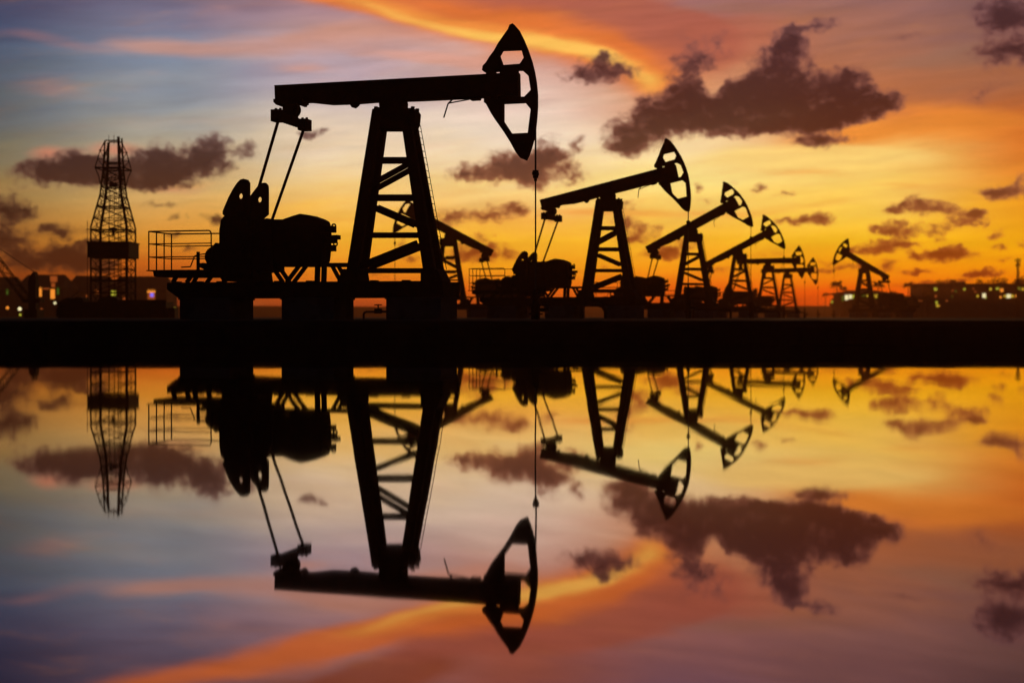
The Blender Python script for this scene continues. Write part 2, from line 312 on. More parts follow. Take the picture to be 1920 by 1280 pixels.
# ------------------------------------------------------------------ mesh builder
class MB:
    def __init__(s): s.v = []; s.f = []
    def add(s, vs, fs):
        k = len(s.v); s.v += [tuple(p) for p in vs]; s.f += [tuple(i + k for i in f) for f in fs]; return s
    def hexa(s, a, b):        # two quads, each four points
        return s.add(list(a) + list(b), [(3,2,1,0),(4,5,6,7),(0,1,5,4),(1,2,6,5),(2,3,7,6),(3,0,4,7)])
    def box(s, x0, x1, y0, y1, z0, z1):
        return s.hexa([(x0,y0,z0),(x1,y0,z0),(x1,y1,z0),(x0,y1,z0)], [(x0,y0,z1),(x1,y0,z1),(x1,y1,z1),(x0,y1,z1)])
    def tube(s, p, q, r, n=8, r2=None):
        p = Vector(p); q = Vector(q); d = (q - p)
        if d.length < 1e-6: return s
        d.normalize(); a = d.orthogonal().normalized(); b2 = d.cross(a); r2 = r if r2 is None else r2
        vs = []
        for c0, rr in ((p, r), (q, r2)):
            for i in range(n):
                t = 2 * math.pi * i / n; vs.append(c0 + a * (rr * math.cos(t)) + b2 * (rr * math.sin(t)))
        fs = [(i, (i + 1) % n, n + (i + 1) % n, n + i) for i in range(n)] + [tuple(range(n - 1, -1, -1)), tuple(range(n, 2 * n))]
        return s.add(vs, fs)
    def path(s, pts, r, n=8):
        for a, b2 in zip(pts, pts[1:]): s.tube(a, b2, r, n)
        return s
    def bar(s, p, q, w, d, yaxis=(0, 1, 0)):   # w in the plane across, d along yaxis
        p = Vector(p); q = Vector(q); u = (q - p).normalized(); y = Vector(yaxis); y = (y - u * y.dot(u)).normalized(); x = u.cross(y)
        qd = lambda c: [c - x*w/2 - y*d/2, c + x*w/2 - y*d/2, c + x*w/2 + y*d/2, c - x*w/2 + y*d/2]
        return s.hexa(qd(p), qd(q))
    def prism(s, outer, y0, y1, holes=()):
        loops = [list(outer)] + [list(h) for h in holes]
        vl = [[Vector((p[0], p[1], 0)) for p in lp] for lp in loops]
        tris = tessellate_polygon(vl)
        flat = [p for lp in loops for p in lp]; n = len(flat)
        vs = [(p[0], y0, p[1]) for p in flat] + [(p[0], y1, p[1]) for p in flat]
        fs = [tuple(t) for t in tris] + [tuple(i + n for i in reversed(t)) for t in tris]
        k = 0
        for lp in loops:
            m_ = len(lp)
            for i in range(m_):
                a = k + i; b2 = k + (i + 1) % m_; fs.append((a, b2, b2 + n, a + n))
            k += m_
        return s.add(vs, fs)
    def disc(s, x, z, r, y0, y1, n=24, teeth=0.0):
        pts = []
        for i in range(n):
            rr = r * (1 + (teeth if i % 2 else 0)); t = 2 * math.pi * i / n
            pts.append((x + rr * math.cos(t), z + rr * math.sin(t)))
        vs = [(p[0], y0, p[1]) for p in pts] + [(p[0], y1, p[1]) for p in pts]
        fs = [tuple(range(n)), tuple(range(2 * n - 1, n - 1, -1))] + [(i, i + n, (i + 1) % n + n, (i + 1) % n) for i in range(n)]
        return s.add(vs, fs)
    def sphere(s, c, r, nu=10, nv=6, sq=(1,1,1)):
        vs = []; fs = []
        for j in range(nv + 1):
            ph = math.pi * j / nv
            for i in range(nu):
                t = 2 * math.pi * i / nu
                vs.append((c[0] + r*sq[0]*math.sin(ph)*math.cos(t), c[1] + r*sq[1]*math.sin(ph)*math.sin(t), c[2] + r*sq[2]*math.cos(ph)))
        for j in range(nv):
            for i in range(nu):
                fs.append((j*nu+i, j*nu+(i+1)%nu, (j+1)*nu+(i+1)%nu, (j+1)*nu+i))
        return s.add(vs, fs)
    def rot(s, cx, cz, ang, start=0):          # rotate in the x-z plane, positive lifts the +x end
        ca, sa = math.cos(ang), math.sin(ang)
        for i in range(start, len(s.v)):
            x, y, z = s.v[i]; x -= cx; z -= cz
            s.v[i] = (cx + x * ca - z * sa, y, cz + x * sa + z * ca)
        return s
    def build(s, name, mat, parent=None, smooth=False):
        me = bpy.data.meshes.new(name); me.from_pydata([tuple(p) for p in s.v], [], s.f); me.update()
        import bmesh
        bm = bmesh.new(); bm.from_mesh(me); bmesh.ops.recalc_face_normals(bm, faces=bm.faces[:]); bm.to_mesh(me); bm.free()
        me.materials.append(M[mat] if isinstance(mat, str) else mat)
        if smooth: me.shade_smooth()
        o = bpy.data.objects.new(name, me); C.objects.link(o)
        if parent: o.parent = parent
        return o

def tag(o, label=None, cat=None, group=None, kind=None):
    if label: o['label'] = label
    if cat: o['category'] = cat
    if group: o['group'] = group
    if kind: o['kind'] = kind
    return o
def thing(name, loc, yaw, label, cat, group=None):
    o = bpy.data.objects.new(name, None); o.empty_display_size = 0.5; C.objects.link(o)
    o.location = loc; o.rotation_euler = (0, 0, yaw)
    return tag(o, label, cat, group)
def W(px, py, Y):          # photo pixel at depth Y -> world point
    return Vector(((px - 960.0) / F * Y, Y, CAM_H + (HOR - py) / F * Y))

# ------------------------------------------------------------------ ground, water, far shore
m_ = MB(); m_.add([(-2500,-200,0),(2500,-200,0),(2500,38.2,0),(-2500,38.2,0)], [(0,1,2,3)])
tag(m_.build('water', 'water'), kind='structure')

random.seed(5)
m_ = MB(); xs = []; x = -60.0
while x < 60: xs.append(x); x += 0.35
xs = [-900, -400, -150] + xs + [150, 400, 900]
edge = []
for x in xs:
    w = 0.10 * math.sin(x * 0.55) + 0.06 * math.sin(x * 1.7 + 1) + random.uniform(-.04, .04)
    edge.append((x, 36.85 + w * 0.8, random.uniform(-0.006, 0.006)))
rows = []
n = len(xs)
vs = []
prof = [(-0.02, -0.30), (0.0, 0.02), (0.10, 0.45), (0.22, 0.60), (0.5, ZG)]   # steep undercut bank
for (oy, z) in prof: vs += [(e[0], e[1] + oy, z + (e[2] if z > 0.5 else 0)) for e in edge]
for yy in (40.0, 44.0, 60.0, 120.0, 400.0, 700.0): vs += [(e[0], yy, ZG) for e in edge]
nr = len(prof) + 6
fs = [(r*n+i, r*n+i+1, (r+1)*n+i+1, (r+1)*n+i) for r in range(nr-1) for i in range(n-1)]
m_.add(vs, fs)
tag(m_.build('ground', 'mud'), kind='structure')

def ridge(name, pts, Y, depth, mat):
    m_ = MB(); vs = []; n = len(pts)
    for (px, py) in pts: p = W(px, py, Y); vs.append((p.x, Y - depth, ZG - .2))
    for (px, py) in pts: p = W(px, py, Y); vs.append((p.x, Y, p.z))
    for (px, py) in pts: p = W(px, py, Y); vs.append((p.x, Y + depth * 3, ZG - .2))
    m_.add(vs, [(r*n+i, r*n+i+1, (r+1)*n+i+1, (r+1)*n+i) for r in range(2) for i in range(n-1)])
    return tag(m_.build(name, mat), kind='structure')
random.seed(2)
ridge('far_shore', [(x, 574.0 + 0.7*math.sin(x*0.011) + random.uniform(-.35,.35)) for x in range(-2000, 4000, 14)], 620.0, 4.0, 'grass')

# ------------------------------------------------------------------ pumpjack
YAW0 = math.radians(-14.0); D1 = 48.0
X1 = (742.0 - 960.0) / F * D1
cs, sn = math.cos(YAW0), math.sin(-YAW0)
def L(px, py, ly=0.0):
    """local (x, z) of the front pumpjack from its photo pixel, at local depth ly"""
    u = (px - 960.0) / F
    lx = (u * (D1 + ly * cs) - X1 - ly * sn) / (cs + u * sn)
    Y = D1 - lx * sn + ly * cs
    return lx, CAM_H + (HOR - py) / F * Y - ZG
def LL(pts, ly=0.0): return [L(x, y, ly) for x, y in pts]
def L3(px, py, ly=0.0):
    a = L(px, py, ly); return (a[0], ly, a[1])
BX, BZ = L(738, 186)
def head_arc():
    return None

def pumpjack(loc, yaw, tilt, label, group, crank_turn=0.0, pins=None, seed=0, crank_off=(0, 0), gear_dx=0.0):
    rnd = random.Random(seed)
    t = thing('pumpjack', loc, yaw, label, 'pumpjack', group)
    # foundation: three concrete blocks
    SW = 0.95
    for (a, b_) in (((337, SW * -1), (475, SW)), ((528, -SW), (663, SW)), ((724, -SW), (857, SW))):
        x0 = L(a[0], 580, a[1])[0]; x1 = L(b_[0], 580, b_[1])[0]
        z1 = L(560, 557, -SW)[1]
        mb = MB().box(x0, x1, -SW, SW, -0.25, z1)
        mb.box(x0 - 0.04, x1 + 0.04, -SW - 0.04, SW + 0.04, z1 - 0.08, z1 - 0.003)
        mb.build('foundation_block', 'concrete', t)
    zs0 = L(560, 558, -SW)[1] + 0.002; zs1 = L(560, 528, -1.0)[1]
    xl = L(313, 535, -1.0)[0]; xr = L(862, 540, 1.0)[0]
    mb = MB()
    pr = [(xl, zs1), (xl, zs1 - .24), (xl + .42, zs0), (xr, zs0), (xr, zs1)]
    for y0 in (-1.0, 0.8): mb.prism(pr, y0, y0 + 0.2)
    mb.prism([(xl + .03, zs1 - .02), (xl + .03, zs1 - .22), (xl + .44, zs0 + .02), (xr - .03, zs0 + .02), (xr - .03, zs1 - .02)], -0.8, 0.8)
    mb.build('skid', 'steel', t)
    for px in (() if seed else (330, 372, 412, 470, 520, 580, 640, 700, 760, 820, 850)):
        x = L(px, 528, -1.0)[0]; mb = MB().box(x - .12, x + .12, -1.02, -.8, zs1 - .004, zs1 + .035); mb.build('tie_plate', 'steel', t)
    # walkway platform, left end
    zp0 = L(300, 516, -.83)[1]; zp1 = L(300, 508, -.83)[1]
    xp0 = L(277, 510, -.83)[0]; xp1 = L(470, 510, -.83)[0]
    mb = MB().prism([(xp0 + .2, zp1 - .002), (xp0 + .24, zp0 - .04), (xp0 + .36, zp0 - .06), (xp1, zp0 - .06), (xp1, zp1 - .002)], -.84, .84)
    mb.box(xp0 - .03, xp1, -.87, .87, zp1, zp1 + .035)
    pf = mb.build('walkway_platform', 'steel', t)
    for ly in (-.75, .75):
        for (a, b_) in ((330, 322), (358, 348), (412, 422)):
            x0 = L(a, 516, -.83)[0]; x1 = L(b_, 528, -.83)[0]
            MB().bar((x0, ly, zp0), (x1, ly, zs1), .13, .1).build('platform_leg', 'steel', pf)
    zr = [L(278, y, -.83)[1] for y in (434, 457.5, 482)]
    xe = L(396, 440, -.83)[0]; xf = L(440, 440, .83)[0]; x0 = L(279, 440, -.83)[0]
    r = 0.024
    mb = MB()
    for i, z in enumerate(zr):
        rr = r * (1.0 if i == 0 else .8)
        mb.tube((x0, -.83, z), (xe - (.09 if i == 0 else 0), -.83, z), rr); mb.tube((x0, .83, z), (xf, .83, z), rr); mb.tube((x0, -.83, z), (x0, .83, z), rr)
    mb.path([(xe - .09, -.83, zr[0]), (xe - .03, -.83, zr[0] - .03), (xe, -.83, zr[0] - .10), (xe, -.83, zp1)], r)
    for ly in (-.83, -.28, .28, .83): mb.tube((x0, ly, zp1), (x0, ly, zr[0]), r)
    mb.build('railing', 'steel', t)
    # brake lever and post
    mb = MB().path([L3(340, 501, -.3), L3(357, 500, -.3), L3(365, 480, -.3), L3(372, 477.5, -.3), L3(392, 475, -.3)], .022)
    mb.build('brake_lever', 'steel', t)
    mb = MB().bar(L3(371.5, 508, -.3), L3(371.5, 472, -.3), .085, .1); mb.build('lever_post', 'steel', t)
    # brake drum
    cx, cz = L(402, 481, -.3); mb = MB().disc(cx, cz, .33, -.35, .3, 56, .07); mb.disc(cx + .03, cz - .02, .40, -.25, .1, 30)
    mb.build('brake_drum', 'steel', t)
    mb = MB().prism(LL([(374,499),(378,494),(385,493),(400,497),(430,500),(432,506),(390,507)]), -.2, .2); mb.build('drum_bracket', 'steel', t)
    # gearbox and motor
    gp = LL([(414,412),(417,409),(419,405.5),(421,405.5),(422,411),(440,411),(494,411),(500,409),(505,415),(510,440),(512,508),(470,512),(455,528),(432,528),(428,509),(418,500),(409,500),(398,495),(398,462),(404,455),(411,456),(411,432)], -.5)
    mb = MB().prism(gp, -.5, .5)
    mb.prism(LL([(428,509),(470,505),(496,508),(499,528),(430,528)]), -.6, .6)
    mb.v = [(a[0] + gear_dx, a[1], a[2]) for a in mb.v]
    g = mb.build('gearbox', 'steel', t)
    mp_ = LL([(508,411),(539,411),(556,405),(571,400.5),(585,402.5),(602,408.5),(618,414.5),(620,420),(622,440),(621,470),(619,488),(616,495),(613,502),(508,502)])
    mr = [(618,414.5),(620,420),(622,440),(621,470),(619,488),(616,495)]
    mt_ = [(508,411),(539,411),(556,405),(571,400.5),(585,402.5),(602,408.5)]
    mp_ = [(L(x, y, 0)[0], L(x, y, -.42)[1]) for x, y in mt_] + [(L(x, y, .42)[0], L(x, y, 0)[1]) for x, y in mr] + [(L(613, 502, .42)[0], L(613, 501, .42)[1]), (L(508, 502)[0], L(508, 501, .42)[1])]
    mb = MB().prism(mp_, -.42, .42); mb.build('drive_housing', 'steel', t)
    mb = MB()
    for (a, b_, c_, d) in ((621,424,628,436),(628,441,636,449),(622,446,630,456),(622,460,628,471)): 
        p = L(a, b_); q = L(c_, d); mb.box(p[0] - (.22 if a < 625 else .1), q[0], -.15, .15, q[1], p[1])
    for (a, b_) in ((626,424),(629,457)):
        c0 = L3(a, b_, 0.0); n_ = 12
        for i in range(n_):
            t0 = 2*math.pi*i/n_; t1 = 2*math.pi*(i+1)/n_
            mb.tube((c0[0]+.07*math.cos(t0), 0, c0[2]+.07*math.sin(t0)), (c0[0]+.07*math.cos(t1), 0, c0[2]+.07*math.sin(t1)), .03, 6)
    mb.build('valve_fittings', 'steel', t)
    # bearers from the housing down to the skid
    zt = L(560, 502, -.4)[1]
    br = []
    for ly in (-.3, .3):
        br += [((516,502),(537,528),ly,.13), ((568,502),(544,528),ly,.13), ((602,502),(601,528),ly,.17), ((628,500),(645,528),ly,.12)]
    for (p, q, ly, w) in br:
        sh = 0
        a = L3(p[0], p[1], ly * .0); q_ = L3(q[0], q[1], 0)
        MB().bar((a[0], ly, zt + .09), (q_[0], ly, zs1), w, .1).build('bearer_strut', 'steel', t)
    p = L(612, 488); q = L(660, 500); mb = MB().box(p[0], q[0], -.5, .5, q[1], L(612, 494)[1])
    mb.build('support_frame', 'steel', t)
    # cranks with counterweights
    CX, CZ = L(462, 445)
    near = [(419,402),(419,396),(424,384),(430,370),(438,355),(446,343),(452,337),(458,335.5),(464,337),(468,343),(468,360),(468,385),(468,414),(424,414),(422,405)]
    far = [(467,385),(468,372),(474,363),(484,350),(491,343.5),(498,343),(502,347),(503,354),(503,380),(503,402),(495,409),(492,414),(467,414)]
    CR = 0.74
    def hole(cx, cy, ly, rx=2.0):
        return [L(cx + 4.6*math.cos(a), cy + 5.6*math.sin(a), ly) for a in [2*math.pi*i/14 for i in range(14)]]
    for (pts, ly, h) in ((near, -CR, (452, 368)), (far, CR, (487.5, 374.5))):
        mb = MB().prism(LL(pts, ly), ly - .07, ly + .07, [hole(h[0], h[1], ly)])
        # crank arm down to the pin, and the shaft hub
        base_pts = LL([(430,414),(462,414),(474,440),(470,480),(452,486),(438,470)], -CR)
        mb.prism(base_pts, ly - .068, ly + .068)
        mb.disc(CX, CZ, .2, ly - .12 if ly < 0 else .5, -.5 if ly < 0 else ly + .12, 20)
        mb.rot(CX, CZ, crank_turn)
        mb.v = [(a[0] + crank_off[0], a[1], a[2] + crank_off[1]) for a in mb.v]
        mb.build('crank', 'steel', t)
    # walking beam and head (tilting assembly)
    def tl(mb): return mb.rot(BX, BZ, tilt)
    bp = LL([(514.3,160),(700,150),(915,138.5),(941,137),(970,135),(971,181),(941,178.5),(882,182.5),(789,187),(700,190),(662,193),(617,194.5),(579,190.5),(545,191),(515.5,192)], -.22)
    mb = tl(MB().prism(bp, -.22, .22)); mb.build('walking_beam', 'steel', t)
    tl(MB().prism(LL([(653,190),(676,190),(672,198),(666,203),(661,202)], 0), -.1, .1)).build('beam_lug', 'steel', t)
    mb = MB().prism(LL([(519,188),(573,188),(573,195),(570,196),(569,199),(565,199),(563,196),(533,196),(530,201),(524,199),(519,194)], 0), -.3, .3)
    c0 = L(547, 206); mb.disc(c0[0], c0[1], .28, -.16, .16, 28)
    tl(mb).build('tail_bearing', 'steel', t)
    hd = [(962.7,45.5),(957,48),(954,56),(942,73),(935,83),(928,96),(919,108),(913,118),(906.5,125),(905.5,133),(909,136),(916,135.5),(944,134),(944,182),(926,183),(909,184.5),(909,193),(913,196),(922,213),(929,224),(946,248),(958,267),(969,287),(977,297),(987,301),(991,292)]
    # curved face back up
    for (x, y) in [(996,278),(1000.5,262),(1003.5,245),(1006,222),(1007.5,200),(1007.5,177),(1005.5,156),(1002,135),(997,115),(990,94.5),(982,75),(973,57)]: hd.append((x, y))
    holes = [[(942.5,95.5),(979,94),(983.5,110),(976,121),(943.5,123.5),(937,105)],
             [(970,132.5),(980,132.5),(992.5,144),(996.5,170),(984.5,182.5),(972,182.5)],
             [(944.5,195),(986,193),(996.5,206),(991,250),(960,251.5),(944.5,228)]]
    mb = MB(); hw = .13
    mb.prism(LL(hd, 0), -hw, hw, [LL(h, 0) for h in holes])
    mb.prism(LL([(939,130),(971,129),(971,185),(939,186)], 0), -.16, .16)
    tl(mb).build('horsehead', 'steel', t)
    # curved rope track on the outer edge
    arc = LL(hd[25:] + [(963.5,46)], 0)
    mb = MB()
    for a, b_ in zip(arc, arc[1:]):
        d = Vector((b_[0]-a[0], b_[1]-a[1])).normalized(); nx, nz = -d.y * -.05, d.x * -.05
        mb.hexa([(a[0], -.14, a[1]), (a[0], .14, a[1]), (a[0]-nx, .14, a[1]-nz), (a[0]-nx, -.14, a[1]-nz)],
                [(b_[0], -.14, b_[1]), (b_[0], .14, b_[1]), (b_[0]-nx, .14, b_[1]-nz), (b_[0]-nx, -.14, b_[1]-nz)])
    tl(mb).build('rope_track', 'steel', t)
    # brackets between beam and head, small lever below
    for q_, hw_ in (([(914,133),(928,133),(930,142),(914,142)], .2), ([(922,178),(934,178),(936,187),(920,187)], .2), ([(882,180),(903,179),(900,188),(884,189)], .12)):
        tl(MB().prism(LL(q_, 0), -hw_, hw_)).build('head_bracket', 'steel', t)
    mb = MB().path([L3(832,221), L3(840,195), L3(848,187), L3(852,183)], .027, 6); mb.path([L3(840,194), L3(883,186), L3(918,183)], .022, 6)
    tl(mb).build('latch_lever', 'rod', t)
    # saddle bearing
    mb = MB().disc(BX, L(738, 196)[1], .42, -.3, .3, 32); z0 = L(738, 212)[1]
    mb.box(BX - .34, BX + .34, -.3, .3, z0, BZ); mb.build('saddle_bearing', 'steel', t)
    # samson post
    top = LL([(697,203),(722,201),(775,203),(779,212),(776,220),(769,243),(707,243)], 0)
    mb = MB().prism(LL([(699,207),(703,201),(774,203),(779,211),(777,232),(771,243),(709,243),(697,222)], -.3), -.32, .32)
    mb.build('top_plate', 'steel', t)
    for px in (704, 773):
        x, z = L(px, 203, -.3)
        for ly in (-.25, .25): MB().tube((x, ly, z - .03), (x, ly, z + .06), .07, 8).build('bolt', 'steel', t)
    def leg(ax, ay, bx, by, wt_, wb, side):
        yt, yb = side * .27, side * .42
        p = L(ax, ay, yt); q = L(bx, by, yb); h = .13
        return MB().hexa([(p[0]-wt_/2, yt-h, p[1]), (p[0]+wt_/2, yt-h, p[1]), (p[0]+wt_/2, yt+h, p[1]), (p[0]-wt_/2, yt+h, p[1])],
                         [(q[0]-wb/2, yb-h, zs1), (q[0]+wb/2, yb-h, zs1), (q[0]+wb/2, yb+h, zs1), (q[0]-wb/2, yb+h, zs1)])
    # near legs placed by their outer left edge, far legs by their inner right edge
    leg(708.5, 205, 659, 528, .31, .40, -1).build('post_leg', 'steel', t)
    leg(721, 205, 675, 528, .31, .38, 1).build('post_leg', 'steel', t)
    leg(759, 205, 809, 528, .31, .40, -1).build('post_leg', 'steel', t)
    leg(768, 205, 825, 528, .31, .38, 1).build('post_leg', 'steel', t)
    MB().prism(LL([(797,510),(826,505),(838,528),(797,528)], 0), -.5, .5).build('post_foot', 'steel', t); MB().prism(LL([(652,505),(680,505),(684,528),(642,528)], 0), -.5, .5).build('post_foot', 'steel', t)
    def dep(py): return .27 + (.42 - .27) * (py - 205) / 323
    for (ya, yb, x0, x1) in ((294,308,706,765),(364,378,697,775),(435,447,690,785),(502,513,684,795)):
        for s in (-1, 1):
            yy = (ya + yb) / 2; ly = s * dep(yy)
            mb = MB().bar(L3(x0, yy, ly), L3(x1, yy, ly), (yb - ya - 1.5) / F * D1 , .09); mb.build('cross_brace', 'steel', t)
    for (a, b_, w) in (((690,356),(782,305.5),.185), ((702,388),(784,423),.21), ((684,500),(790,458),.25)):
        for s in (-1, 1):
            ly = s * (.43 if a[1] == 356 else dep((a[1] + b_[1]) / 2))
            p = L3(a[0], a[1], 0); q = L3(b_[0], b_[1], 0)
            MB().bar((p[0], ly, p[2]), (q[0], ly, q[2]), w, .08).build('diagonal_brace', 'steel', t)
    # ladder up the post
    mb = MB()
    A = [L(781, 231, 0), L(784, 235, 0), L(790, 268, 0), L(833, 505, 0)]
    for ly in (-.16, .16): mb.path([(a[0] + .03, ly, a[1]) for a in A], .014, 6)
    nr_ = 22
    for i in range(1, nr_):
        k = i / nr_; x = A[1][0] + (A[3][0] - A[1][0]) * k + .03; z = A[1][1] + (A[3][1] - A[1][1]) * k
        mb.tube((x, -.16, z), (x, .16, z), .010, 5)
        if i % 4 == 0: mb.tube((x, 0, z), (x - .14, 0, z), .015, 5)
    mb.build('ladder', 'steel', t)
    # equaliser and pitman arms
    ca, sa = math.cos(tilt), math.sin(tilt)
    ox, oz = L(547, 206)[0] - BX, L(547, 206)[1] - BZ
    TX, TZ = BX + ox * ca - oz * sa, BZ + ox * sa + oz * ca
    ez = TZ - .38
    mb = MB().box(TX - .11, TX + .11, -1.25, 1.25, ez - .13, ez + .13)
    mb.box(TX - .14, TX + .14, -.25, .25, ez, TZ)
    for s in (-1, 1):
        mb.box(TX - .17, TX + .17, s*1.16 - .24, s*1.16 + .24, ez - .19, ez + .2)
        for k in (-1, 1): mb.tube((TX + k*.08, s*1.16, ez + .2), (TX + k*.08, s*1.16, ez + .27), .05, 8)
    for k in range(-4, 5): mb.tube((TX, k * .2, ez - .17), (TX, k * .2, ez - .12), .04, 6)
    mb.build('equalizer_bar', 'steel', t)
    for s, key in ((-1, 0), (1, 1)):
        px, pz = pins[key]
        MB().tube((TX, s * 1.12, ez - .1), (px, s * (CR + .2), pz), .055, 10).build('pitman_arm', 'steel', t)
        MB().disc(px, pz, .13, s*(CR+.2)-.1, s*(CR+.2)+.1, 16).build('crank_pin', 'steel', t)
    # hanging rope, carrier bar and polished rod
    R_ = L(1005, 177)[0] - BX
    hx = BX + R_ - .015
    zc = L(1001, 326)[1] + R_ * tilt * .8
    ztop = BZ + (L(1005, 260)[1] - BZ) * (1 if tilt < .1 else .3)
    tip = L(997, 276); tx = BX + (tip[0]-BX)*ca - (tip[1]-BZ)*sa; tz = BZ + (tip[0]-BX)*sa + (tip[1]-BZ)*ca
    ztop = max(ztop, tz + .1) if tilt > .1 else ztop + .4
    for s in (-1, 1): MB().tube((hx, s*.045, ztop), (hx, s*.045, zc + .03), .022, 6).build('hanging_rope', 'rod', t)
    mb = MB().box(hx - .08, hx + .08, -.16, .16, zc - .05, zc + .05); mb.disc(hx, zc, .07, -.06, .06, 12)
    mb.tube((hx, 0, zc + .05), (hx, 0, zc + .11), .10, 10); mb.tube((hx, 0, zc - .14), (hx, 0, zc - .05), .09, 10); mb.tube((hx, 0, zc - .24), (hx, 0, zc - .14), .05, 10)
    mb.build('carrier_bar', 'steel', t)
    zw = .9
    MB().tube((hx, 0, zc), (hx, 0, zw), .026, 8).build('polished_rod', 'rod', t)
    return t, hx

def pin(px, py): return L(px, py)
def wellhead(loc, yaw, label, height=.9):
    t = thing('wellhead', loc, yaw, label, 'wellhead', 'wellheads under the pumpjacks')
    mb = MB().tube((0,0,-.1), (0,0,height*.55), .15, 16); mb.tube((0,0,height*.18), (0,0,height*.24), .24, 16); mb.tube((0,0,height*.5), (0,0,height*.57), .22, 16)
    mb.build('casing', 'steel', t)
    mb = MB().tube((0,0,height*.57), (0,0,height), .11, 14); mb.tube((0,0,height*.8), (0,0,height*.88), .16, 12); mb.tube((0,0,height), (0,0,height*1.1), .06, 10)
    mb.build('stuffing_box', 'steel', t)
    mb = MB().tube((0,0,height*.36), (.45,0,height*.36), .07, 10); mb.build('side_outlet', 'steel', t)
    mb = MB()
    for i in range(14):
        a, b_ = 2*math.pi*i/14, 2*math.pi*(i+1)/14
        mb.tube((.3+.11*math.cos(a), .11*math.sin(a), height*.56), (.3+.11*math.cos(b_), .11*math.sin(b_), height*.56), .015, 5)
    mb.tube((.3,0,height*.36), (.3,0,height*.58), .02, 6); mb.tube((.19,0,height*.56), (.41,0,height*.56), .012, 5); mb.tube((.3,-.11,height*.56), (.3,.11,height*.56), .012, 5)
    mb.build('handwheel', 'steel', t)
    return t

P1_PINS = [L(452, 466, -.94), L(490, 470, .94)]
row = 'pumpjacks standing in a row at sunset'
# (tower pixel x, depth, yaw deg, tilt deg, crank turn deg, pins, labels)
def shift_pins(dx, dz): return [(p[0] + dx, p[1] + dz) for p in P1_PINS]
JACKS = [
 (742, D1, -14, 0, 0, P1_PINS, 'largest and nearest pumpjack, its walking beam almost level', 'wellhead under the horsehead of the nearest, largest pumpjack', .9),
 (1142, 84.7, -22, 11.5, -2, shift_pins(.35, 0), 'second nearest pumpjack, beam tipped up gently to the right', 'wellhead under the second pumpjack, in front of the third pumpjack tower', 1.8),
 (1300, 119.7, -19, 27, -75, shift_pins(1.3, .1), 'third pumpjack of the right-hand row, beam steeply raised to the right', 'wellhead under the third pumpjack of the row', 1.2),
 (1387, 158, -17, 27, -75, shift_pins(1.3, .1), 'fourth pumpjack of the row, steeply raised beam partly behind the third one', 'wellhead under the fourth pumpjack of the row', 1.2),
 (1441, 194, -14, 0.5, 0, P1_PINS, 'fifth pumpjack of the row with a level beam, just left of the farthest one', 'wellhead under the fifth pumpjack of the row', 1.2),
 (1477, 233, -14, 1, 0, P1_PINS, 'smallest looking, farthest pumpjack at the right end of the row, level beam', 'wellhead under the farthest pumpjack of the row', 1.2),
 (1620, 206, 196, 27, -75, shift_pins(1.3, .1), 'small pumpjack facing left, alone in front of the palms and the lit pavilion', 'wellhead of the lone left-facing pumpjack on the right', 1.0),
 (841, 127, 194, 26.5, -75, shift_pins(1.3, .1), 'left-facing pumpjack seen behind and through the tower of the nearest one', 'wellhead of the pumpjack behind the nearest one', 1.0),
]
for i, (px, Y, yd, td, ct, pins, lab, wl, wh) in enumerate(JACKS):
    X = (px - 960.0) / F * Y
    yaw = math.radians(yd)
    t, hx = pumpjack((X, Y, ZG), yaw, math.radians(td), lab, row, math.radians(ct), pins, i, (.02, -.72) if i == 1 else (0, 0), .42 if i == 1 else 0.0)
    wellhead((X + hx * math.cos(yaw), Y + hx * math.sin(yaw), ZG), yaw, wl, wh)

